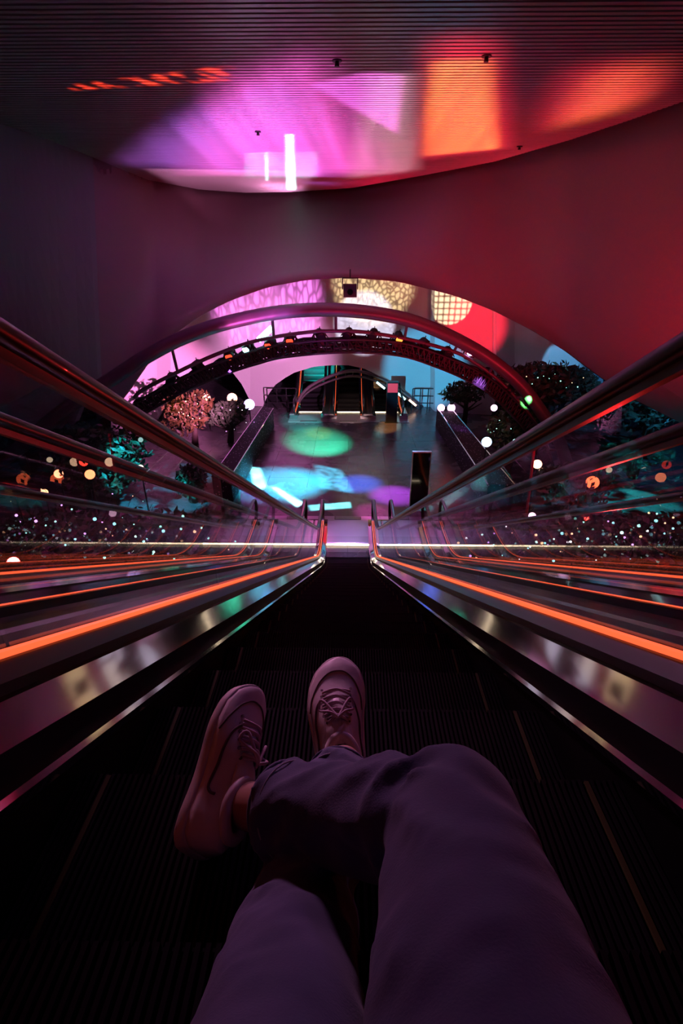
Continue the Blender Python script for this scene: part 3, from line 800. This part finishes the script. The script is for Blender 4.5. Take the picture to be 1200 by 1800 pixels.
# ------------------------------------------------------------------ trees, hedges and string lights
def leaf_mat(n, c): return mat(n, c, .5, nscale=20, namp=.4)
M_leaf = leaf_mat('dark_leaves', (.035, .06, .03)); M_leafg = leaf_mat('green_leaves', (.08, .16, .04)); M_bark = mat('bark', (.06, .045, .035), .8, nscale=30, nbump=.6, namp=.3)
def foliage_mb(rx, ry, rz, n, cz, seed, size=.09, lobes=5):
    rnd = random.Random(seed); mb = MB()
    L = [(rnd.uniform(-.5, .5)*rx, rnd.uniform(-.5, .5)*ry, rnd.uniform(-.4, .4)*rz, rnd.uniform(.45, .7)) for _ in range(lobes)]+[(0, 0, 0, .8)]
    for i in range(n):
        lx, ly, lz, s = rnd.choice(L)
        d = Vector((rnd.gauss(0, 1), rnd.gauss(0, 1), rnd.gauss(0, 1))).normalized()*rnd.uniform(.6, 1)**.5
        p = Vector((lx+d.x*rx*s, ly+d.y*ry*s, cz+lz+d.z*rz*s))
        a = Vector((rnd.gauss(0, 1), rnd.gauss(0, 1), rnd.gauss(0, 1))).normalized(); b = a.orthogonal().normalized()
        sz = size*rnd.uniform(.6, 1.3)
        mb.add([p-a*sz, p-b*sz*.4, p+a*sz, p+b*sz*.4], [(0, 1, 2, 3)])
    return mb
def tree(px, py, D, rx, rz, h, lab, m=M_leaf, n=1500, seed=1):
    p = PY(px, py, D); r = empty('tree', (p.x, p.y, 0))
    cz = p.z
    rnd = random.Random(seed)
    mb = MB(); mb.tube([(0, 0, 0), (.05, .03, cz*.4), (0, 0, max(.3, cz))], [.13, .1, .06], 8)
    for k in range(7):
        a = rnd.uniform(0, 6.28); z0 = max(.1, cz)*rnd.uniform(.4, .8)
        mb.tube([(0, 0, z0), (cos(a)*rx*.35, sin(a)*rx*.35, z0+rz*.3), (cos(a)*rx*.7, sin(a)*rx*.7, z0+rz*.7)], [.05, .03, .012], 6)
    mb.build('trunk', M_bark, r, True)
    foliage_mb(rx, rx, rz, n, cz, seed, .11).build('foliage', m, r)
    tag(r, lab, 'tree', 'trees in the dark garden')
    return r
tree(70, 700, 15.5, 1.9, 1.3, 3, 'dark round tree with violet lamps at far left', M_leaf, 1800, 3)
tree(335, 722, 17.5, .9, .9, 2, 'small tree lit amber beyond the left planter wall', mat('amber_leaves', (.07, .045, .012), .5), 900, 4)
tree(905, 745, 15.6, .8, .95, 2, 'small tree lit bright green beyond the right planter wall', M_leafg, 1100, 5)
tree(975, 672, 16.8, 1.6, .8, 3, 'wide dark tree crown right of the tube arch', mat('brown_leaves', (.10, .07, .04), .5), 1800, 6)
tree(400, 725, 17.8, .9, .5, 2, 'dark bush under the orange spotlights', M_leaf, 900, 7)
tree(820, 690, 19.5, .9, .5, 2, 'small bluish tree by the blue wall', M_leaf, 700, 8)
tree(190, 800, 12.9, 1.4, 1.1, 2, 'violet tinted tree behind the left neighbour handrail', M_leaf, 1500, 9)
tree(335, 845, 12.6, .45, .6, 1.5, 'small dark tree at the near end of the left planter wall', M_leaf, 700, 10)
tree(1010, 860, 11.8, 1.1, .7, 2, 'dark tree behind the red spotlight on the right', M_leaf, 1300, 11)
tree(1150, 700, 14.5, 1.5, 1.0, 2, 'dark tree at the right edge under the arch end', M_leaf, 1200, 12)

def hedge(x0, x1, y0, y1, h, lab, seed):
    r = empty('hedge', ((x0+x1)/2, (y0+y1)/2, 0)); w = (x1-x0)/2; d = (y1-y0)/2
    rnd = random.Random(seed); mb = MB()
    for i in range(5200):
        x = rnd.uniform(-w, w); y = rnd.uniform(-d, d); z = h*(.5+.5*noise.noise(Vector((x*.8, y*.8, seed))))+rnd.uniform(-.35, .12)
        p = Vector((x, y, max(.05, z)))
        a = Vector((rnd.gauss(0, 1), rnd.gauss(0, 1), rnd.gauss(0, 1))).normalized(); b = a.orthogonal().normalized(); sz = rnd.uniform(.08, .16)
        mb.add([p-a*sz, p-b*sz*.4, p+a*sz, p+b*sz*.4], [(0, 1, 2, 3)])
    mb.build('foliage', M_leaf, r)
    sm = MB()
    for i in range(40):
        x = rnd.uniform(-w, w)*.95; y = rnd.uniform(-d, d)*.95
        sm.tube([(x, y, 0), (x+.05, y, h*.4)], .012, 5)
    sm.build('stems', M_bark, r)
    tag(r, lab, 'hedge'); return r
hedge(-9.5, -2.7, 5.5, 11.2, .9, 'low dark hedge dotted with fairy lights left of the escalators', 21)
hedge(2.7, 9.5, 5.5, 11.2, .9, 'low dark hedge dotted with fairy lights right of the escalators', 22)

fl_cols = [('teal', (.35, 1, .85)), ('mint', (.6, 1, .9)), ('white', (.95, .9, 1)), ('violet', (.75, .35, 1)), ('warm', (1, .55, .3)), ('cyan', (.3, .85, 1))]
M_bulbs = {n: mat('bulb_'+n, c, .3, 0, c, 3.2, sample=False) for n, c in fl_cols}
bulb_me = {}
for n, _ in fl_cols:
    bm = bmesh.new(); bmesh.ops.create_icosphere(bm, subdivisions=1, radius=.034)
    me = bpy.data.meshes.new('bulb'); bm.to_mesh(me); bm.free(); me.materials.append(M_bulbs[n]); bulb_me[n] = me
def string_lights(regs, n, names, lab, seed, size=1.0):
    """regs: (px0, px1, py0, py1, D0, D1)"""
    rnd = random.Random(seed); pts = []
    for i in range(n):
        x0, x1, y0, y1, d0, d1 = regs
        f = (i+.5)/n
        px = x0+(x1-x0)*f; py = rnd.uniform(y0, y1)
        pts.append(PY(px, py, rnd.uniform(d0, d1)))
    pts = [Vector((p.x, p.y, max(.25, p.z))) for p in pts]
    r = empty('string_lights', pts[0])
    pp = [p-pts[0] for p in pts]
    MB().tube(spline(pp, 3), .006, 4).build('wire', M_truss, r)
    for p in pp:
        o = bpy.data.objects.new('bulb', bulb_me[rnd.choice(names)]); C.objects.link(o); o.parent = r; o.location = p
        s = rnd.uniform(.35, 1.0)*size; o.scale = (s, s, s)
    tag(r, lab, 'string lights')
string_lights((20, 330, 905, 985, 7.5, 9.8), 18, ['teal', 'teal', 'cyan', 'violet'], 'teal and violet fairy lights strung over the nearer left hedge', 31)
string_lights((180, 420, 925, 985, 8.6, 10.4), 20, ['mint', 'teal', 'warm', 'teal'], 'pale fairy lights strung over the left hedge near the escalator foot', 32)
string_lights((860, 1190, 915, 990, 7.5, 9.8), 22, ['teal', 'mint', 'white', 'cyan'], 'teal fairy lights strung over the nearer right hedge', 33)
string_lights((800, 1010, 920, 985, 8.6, 10.4), 20, ['mint', 'white', 'warm', 'violet'], 'pale fairy lights strung over the right hedge near the escalator foot', 34)
string_lights((990, 1190, 900, 960, 9, 11), 14, ['warm', 'violet', 'teal'], 'sparse mixed fairy lights further back on the right hedge', 35)
string_lights((10, 260, 860, 925, 9.5, 11), 14, ['warm', 'violet', 'teal'], 'sparse mixed fairy lights further back on the left hedge', 36, .7)
string_lights((300, 365, 690, 745, 16.6, 16.9), 16, ['warm'], 'amber fairy lights wound on the small tree left of the walkway', 37, .8)
string_lights((855, 925, 720, 775, 15.2, 15.6), 14, ['teal', 'mint'], 'green fairy lights wound on the small tree right of the walkway', 38, .7)
string_lights((910, 1030, 655, 690, 15.8, 16.2), 12, ['warm', 'teal'], 'tiny fairy lights on the wide dark crown at right', 39, .6)
string_lights((380, 450, 715, 760, 17, 17.6), 10, ['violet', 'white'], 'violet fairy lights on the bush under the orange spotlights', 40, .6)

# ceiling sprinklers
for i, (x, y, l) in enumerate(((855, 98, 'small dark sprinkler in the orange patch of the ceiling'), (453, 231, 'small dark sprinkler left of the cyan reflection'), (592, 106, 'small dark sprinkler above the violet patch'), (913, 257, 'small dark sprinkler near the right ceiling edge'))):
    p = PZ(x, y, CEIL_Z); o = empty('sprinkler', p)
    MB().tube([(0, 0, 0), (0, 0, -.012)], .06, 14).build('rosette', M_truss, o)
    MB().tube([(0, 0, -.01), (0, 0, -.06)], [.02, .03], 10).build('nozzle', M_truss, o)
    tag(o, l, 'sprinkler', 'sprinklers in the ribbed ceiling')

# ------------------------------------------------------------------ person (seated, seen from their own eyes)
def skin_blend(name, limbs, m, parent, voxel=.007, wrinkle=None, sm=4):
    """limbs: lists of (Vector, radius); union of tapered tubes, remeshed to one surface"""
    mb = MB()
    for pts in limbs:
        P = spline([p for p, _ in pts], 10); Rr = spline([Vector((r, 0, 0)) for _, r in pts], 10)
        rings = []; up = None
        tot = 0
        for i, p in enumerate(P):
            t = (P[min(i+1, len(P)-1)]-P[max(i-1, 0)]).normalized()
            if up is None: up = (Vector((0, 0, 1))-t*t.z).normalized() if abs(t.z) < .95 else t.orthogonal().normalized()
            else: up = (up-t*up.dot(t)).normalized()
            sd = t.cross(up)
            if i: tot += (P[i]-P[i-1]).length
            ring = []
            for k in range(40):
                a = 2*pi*k/40; r = Rr[i].x
                d = up*cos(a)+sd*sin(a)
                if wrinkle: r += wrinkle(p, d, tot, a, i/(len(P)-1))
                ring.append(p+d*r)
            rings.append(ring)
        mb.rings(rings)
        # rounded ends
    o = mb.build(name, m, parent, True)
    rm = o.modifiers.new('remesh', 'REMESH'); rm.mode = 'VOXEL'; rm.voxel_size = voxel; rm.use_smooth_shade = True
    s = o.modifiers.new('smooth', 'SMOOTH'); s.iterations = sm; s.factor = .5
    return o
person = empty('person', (0.0, -.3, CAMZ-.45))
tag(person, 'seated person in dark jeans and white sneakers with right leg crossed over left', 'person')
pl = person.location
def q(p): return Vector(p)-pl
def cw(x, y, drop): return Vector((x, y, CAMZ-drop))
hipR = cw(.075, -.12, -.0+.34); hipL = cw(-.062, -.13, .36)
kneeR = PD(797, 1447, .545)
ankR = PD(452, 1418, .80)
kneeL = PD(527, 1610, .66)
ankL = PD(602, 1350, 1.0)
def wr(p, d, tot, a, u):
    f = noise.noise(Vector((tot*16+.9*sin(a+1), cos(a)*.9, sin(a)*.9+tot*2)))
    g = noise.noise(Vector((tot*38+1.6*sin(a), cos(a)*1.6+5, sin(a)*1.6)))
    k = .35+.65*math.exp(-((u-.52)/.16)**2)+.55*math.exp(-((u-.95)/.14)**2)
    w = (.017*(1-abs(f)*2.2)-.009+.007*g)*k+.003*noise.noise(p*30)
    return w
def mid(a, b, t, off=(0, 0, 0)): return a.lerp(b, t)+Vector(off)
cuffR = mid(kneeR, ankR, .80)
cuffL = mid(kneeL, ankL, .9)
limbR = [(q(hipR), .098), (q(mid(hipR, kneeR, .4)), .090), (q(mid(hipR, kneeR, .8)), .076), (q(kneeR), .070), (q(mid(kneeR, ankR, .10)), .069), (q(mid(kneeR, ankR, .4)), .063), (q(mid(kneeR, ankR, .7)), .062), (q(cuffR), .064)]
limbL = [(q(hipL), .10), (q(mid(hipL, kneeL, .45)), .088), (q(mid(hipL, kneeL, .85)), .075), (q(kneeL), .070), (q(mid(kneeL, ankL, .15)), .068), (q(mid(kneeL, ankL, .5)), .062), (q(cuffL), .06)]
pelv = [(q(cw(-.14, -.2, .33)), .11), (q(cw(0, -.2, .31)), .125), (q(cw(.14, -.2, .33)), .11)]
waist = [(q(cw(0, -.2, .33)), .14), (q(cw(0, -.27, .22)), .15)]
def denim():
    m = bpy.data.materials.new('blue_denim'); m.use_nodes = True; nt = m.node_tree; b = nt.nodes['Principled BSDF']
    tc = nd(nt, 'ShaderNodeTexCoord'); no = nd(nt, 'ShaderNodeTexNoise'); no.inputs['Scale'].default_value = 9; no.inputs['Detail'].default_value = 8
    nt.links.new(tc.outputs['Object'], no.inputs[0])
    nt.links.new(ramp(nt, no.outputs['Fac'], [(.3, (.055, .065, .14)), (.7, (.11, .12, .22))]), b.inputs['Base Color'])
    wv = nd(nt, 'ShaderNodeTexNoise'); wv.inputs['Scale'].default_value = 420
    nt.links.new(tc.outputs['Object'], wv.inputs[0])
    bp = nd(nt, 'ShaderNodeBump'); bp.inputs['Strength'].default_value = .25; bp.inputs['Distance'].default_value = .002
    nt.links.new(wv.outputs['Fac'], bp.inputs['Height']); nt.links.new(bp.outputs[0], b.inputs['Normal'])
    b.inputs['Roughness'].default_value = .9; b.inputs['Sheen Weight'].default_value = .15; return m
M_den = denim()
M_skin = mat('skin', (.42, .24, .17), .5)
skin_blend('body', [[(q(hipR), .07), (q(kneeR), .05), (q(mid(kneeR, ankR, .5)), .045), (q(ankR), .036), (q(mid(kneeR, ankR, 1.12)), .036)],
                    [(q(hipL), .07), (q(kneeL), .05), (q(mid(kneeL, ankL, .5)), .045), (q(ankL), .040), (q(ankL+Vector((.0, .03, -.06))), .034)],
                    [(p, r*.7) for p, r in pelv]], M_skin, person, .006)
jeans = skin_blend('jeans', [limbR, limbL, pelv, waist], M_den, person, .005, wr, 2)
def hem(c, a, b, r, nm='cuff_hem'):
    t = (b-a).normalized(); u = t.orthogonal().normalized(); s = t.cross(u)
    pts = [q(c)+(u*cos(k*pi/16)+s*sin(k*pi/16))*r for k in range(32)]
    MB().tube(pts, .0042, 8, closed=True).build(nm, M_den, jeans, True)
    pts = [q(c)-t*.022+(u*cos(k*pi/16)+s*sin(k*pi/16))*(r+.0016) for k in range(32)]
    MB().tube(pts, .0014, 5, closed=True).build('hem_stitching', mat('pale_stitching', (.35, .33, .4), .8), jeans, True)
hem(cuffR, kneeR, ankR, .0625); hem(cuffL, kneeL, ankL, .059)

M_shoe = mat('white_leather', (.72, .66, .66), .55, nscale=30, nbump=.12, namp=.08)
M_sole = mat('white_rubber', (.66, .60, .58), .6, nscale=25, namp=.1)
M_seam = mat('shoe_seam', (.12, .06, .07), .8)
M_lace = mat('lace', (.45, .33, .38), .8)
def shoe(origin, fwd, up, L, lab, mirror=1):
    """origin: heel bottom centre; local x lateral, y forward, z up, unit foot length 1"""
    f = Vector(fwd).normalized(); u = Vector(up); u = (u-f*u.dot(f)).normalized(); s = f.cross(u)
    Mx = Matrix((s, f, u)).transposed()
    root = MB()
    def T(x, y, z): return Vector(origin)-pl+Mx @ Vector((x*L*mirror, y*L, z*L))
    def hw(y):      # half widths left/right of the outline (lateral bulge at ball)
        return interp([(0, .07), (.02, .108), (.06, .138), (.15, .152), (.35, .146), (.5, .162), (.68, .188), (.8, .184), (.9, .152), (.96, .105), (.99, .052), (1, .012)], y)
    def cx(y): return interp([(0, 0), (.3, .0), (.6, -.012), (.85, .012), (1, .03)], y)
    ys = [0, .01, .03, .06, .1, .15, .2, .26, .32, .38, .44, .5, .56, .62, .68, .74, .8, .85, .9, .94, .97, .99, 1.0]
    # sole: slab with rounded rim, toe spring
    def spring(y): return .03*max(0, (y-.72)/.28)**2
    rings = []
    for y in ys:
        w = hw(y)+.012; zs = spring(y)
        rings.append([T(cx(y)+w*a, y*1.02-.01, b+zs) for a, b in ((-.93, 0), (-1, .02), (-1.0, .085), (-.94, .10), (.94, .10), (1.0, .085), (1, .02), (.93, 0))])
    sole = MB(); sole.rings(rings)
    # upper
    def top(y): return interp([(0, .26), (.06, .285), (.2, .275), (.32, .285), (.42, .30), (.5, .27), (.6, .235), (.7, .205), (.8, .175), (.9, .15), (.96, .125), (1, .10)], y)
    rings = []
    for y in ys:
        w = hw(y); zt = top(y)+spring(y); zb = .09+spring(y); ring = []
        for k in range(25):
            a = pi*k/24; c_, s_ = cos(a), sin(a)
            ex = .62 if y < .45 else .8
            xx = (abs(c_)**ex)*(1 if c_ > 0 else -1); zz = s_**.75
            nar = 1-.42*zz*(1 if y < .5 else .6)
            ring.append(T(cx(y)+w*xx*nar, y, zb+(zt-zb)*zz))
        rings.append(ring)
    upper = MB(); upper.rings(rings)
    o = upper.build('sneaker', M_shoe, person, True); o['label'] = lab
    so = sole.build('sole', M_sole, o, True)
    sb = so.modifiers.new('sub', 'SUBSURF'); sb.levels = 1; sb.render_levels = 1
    def surf(x, y, lift=.004):      # point on the upper for given lateral fraction x in -1..1 of angle
        a = pi*(.5-x*.5); c_, s_ = cos(a), sin(a); w = hw(y); zt = top(y)+spring(y); zb = .09+spring(y)
        ex = .62 if y < .45 else .8
        xx = (abs(c_)**ex)*(1 if c_ > 0 else -1); zz = s_**.75; nar = 1-.42*zz*(1 if y < .5 else .6)
        return T(cx(y)+w*xx*nar*(1+lift), y, zb+(zt-zb)*zz+lift)
    # toe seam, side quarter seams
    pts = [surf(x, .87-.30*abs(x)**2.2) for x in [-.95+1.9*i/28 for i in range(29)]]
    MB().tube(pts, .0016, 6).build('toe_seam', M_seam, o, True)
    for sg in (-1, 1):
        pts = [surf(sg*x, y) for x, y in ((.38, .66), (.60, .60), (.78, .50), (.86, .40), (.90, .30), (.84, .26), (.72, .25))]
        MB().tube(spline(pts, 4), .0026, 6).build('quarter_seam', M_seam, o, True)
    # tongue
    tg = MB(); rings = []
    for i in range(9):
        y = .34+.30*i/8; hgt = .03*(1-i/8)**1.2+.006
        rings.append([T(cx(y)+w_*(.085-.02*i/8), y-.035*(1-i/8), top(y)+hgt-.05*abs(w_)**2.5) for w_ in (-1, -.6, 0, .6, 1)]+[T(cx(y)+w_*(.085-.02*i/8), y-.035*(1-i/8), top(y)+hgt-.014-.05*abs(w_)**2.5) for w_ in (1, .6, 0, -.6, -1)])
    tg.rings(rings); tg.build('tongue', M_shoe, o, True)
    # padded collar ring and dark opening
    col = []
    for k in range(28):
        a = 2*pi*k/28; y = .205+.145*sin(a)*1.0; col.append(T(.082*cos(a), y, .287+.022*(sin(a) if sin(a) > 0 else .6*sin(a)*-1)))
    MB().tube(col, .010*L/.3, 8, closed=True).build('collar', M_shoe, o, True)
    op = MB(); n_ = len(col); c0 = sum(col, Vector())/n_
    op.add([c0+(p-c0)*.95 for p in col], [tuple(range(n_))]); op.build('opening', mat('shoe_lining', (.06, .035, .035), .9), o)
    # laces
    for i in range(5):
        y = .46+.052*i
        a = surf(-.36, y, .012); b = surf(.36, y+.026, .012); m_ = surf(0, y+.013, .045)
        MB().tube(spline([a, m_, b], 5), .0032, 6).build('lace', M_lace, o, True)
        a = surf(.36, y, .012); b = surf(-.36, y+.026, .012); m_ = surf(0, y+.013, .055)
        MB().tube(spline([a, m_, b], 5), .0032, 6).build('lace', M_lace, o, True)
    for sg in (-1, 1):     # bow loops
        b0 = surf(0, .45, .06)
        lp_ = [b0, surf(sg*.25, .48, .10), surf(sg*.5, .55, .04), surf(sg*.35, .60, .07), b0]
        MB().tube(spline(lp_, 5), .003, 6).build('lace_loop', M_lace, o, True)
    for sg in (-1, 1):
        mb = MB()
        for i in range(6):
            p = surf(sg*.40, .46+.052*i, .006)
            mb.tube([p, p+Vector((0, 0, .001))], .0035, 8)
        mb.build('eyelets', M_seam, o)
    return o
# left foot flat on the step, seen from above
toeL = PD(587, 1158, 1.33); heelL = PD(603, 1375, 1.02)
SZ = .36
op_ = PY(602, 1345, .72); op_.z = CAMZ-.936
tip = PZ(586, 1153, CAMZ-.93)
fl = Vector((tip.x-op_.x, .29, .29*.287)).normalized(); ul = Vector((0, -.276, .961)); ul = (ul-fl*ul.dot(fl)).normalized()
shoe(op_-fl*.2*SZ-ul*.29*SZ, fl, ul, SZ, 'white laced sneaker resting on its heel, toe pointing ahead')
# right foot of the crossed leg lying on its side
hR = PD(325, 1500, .80); tR = PD(428, 1212, 1.02)
fR = tR-hR
shoe(hR, fR, (.86, -.12, .5), fR.length, 'white laced sneaker of the crossed leg, tipped on its side')
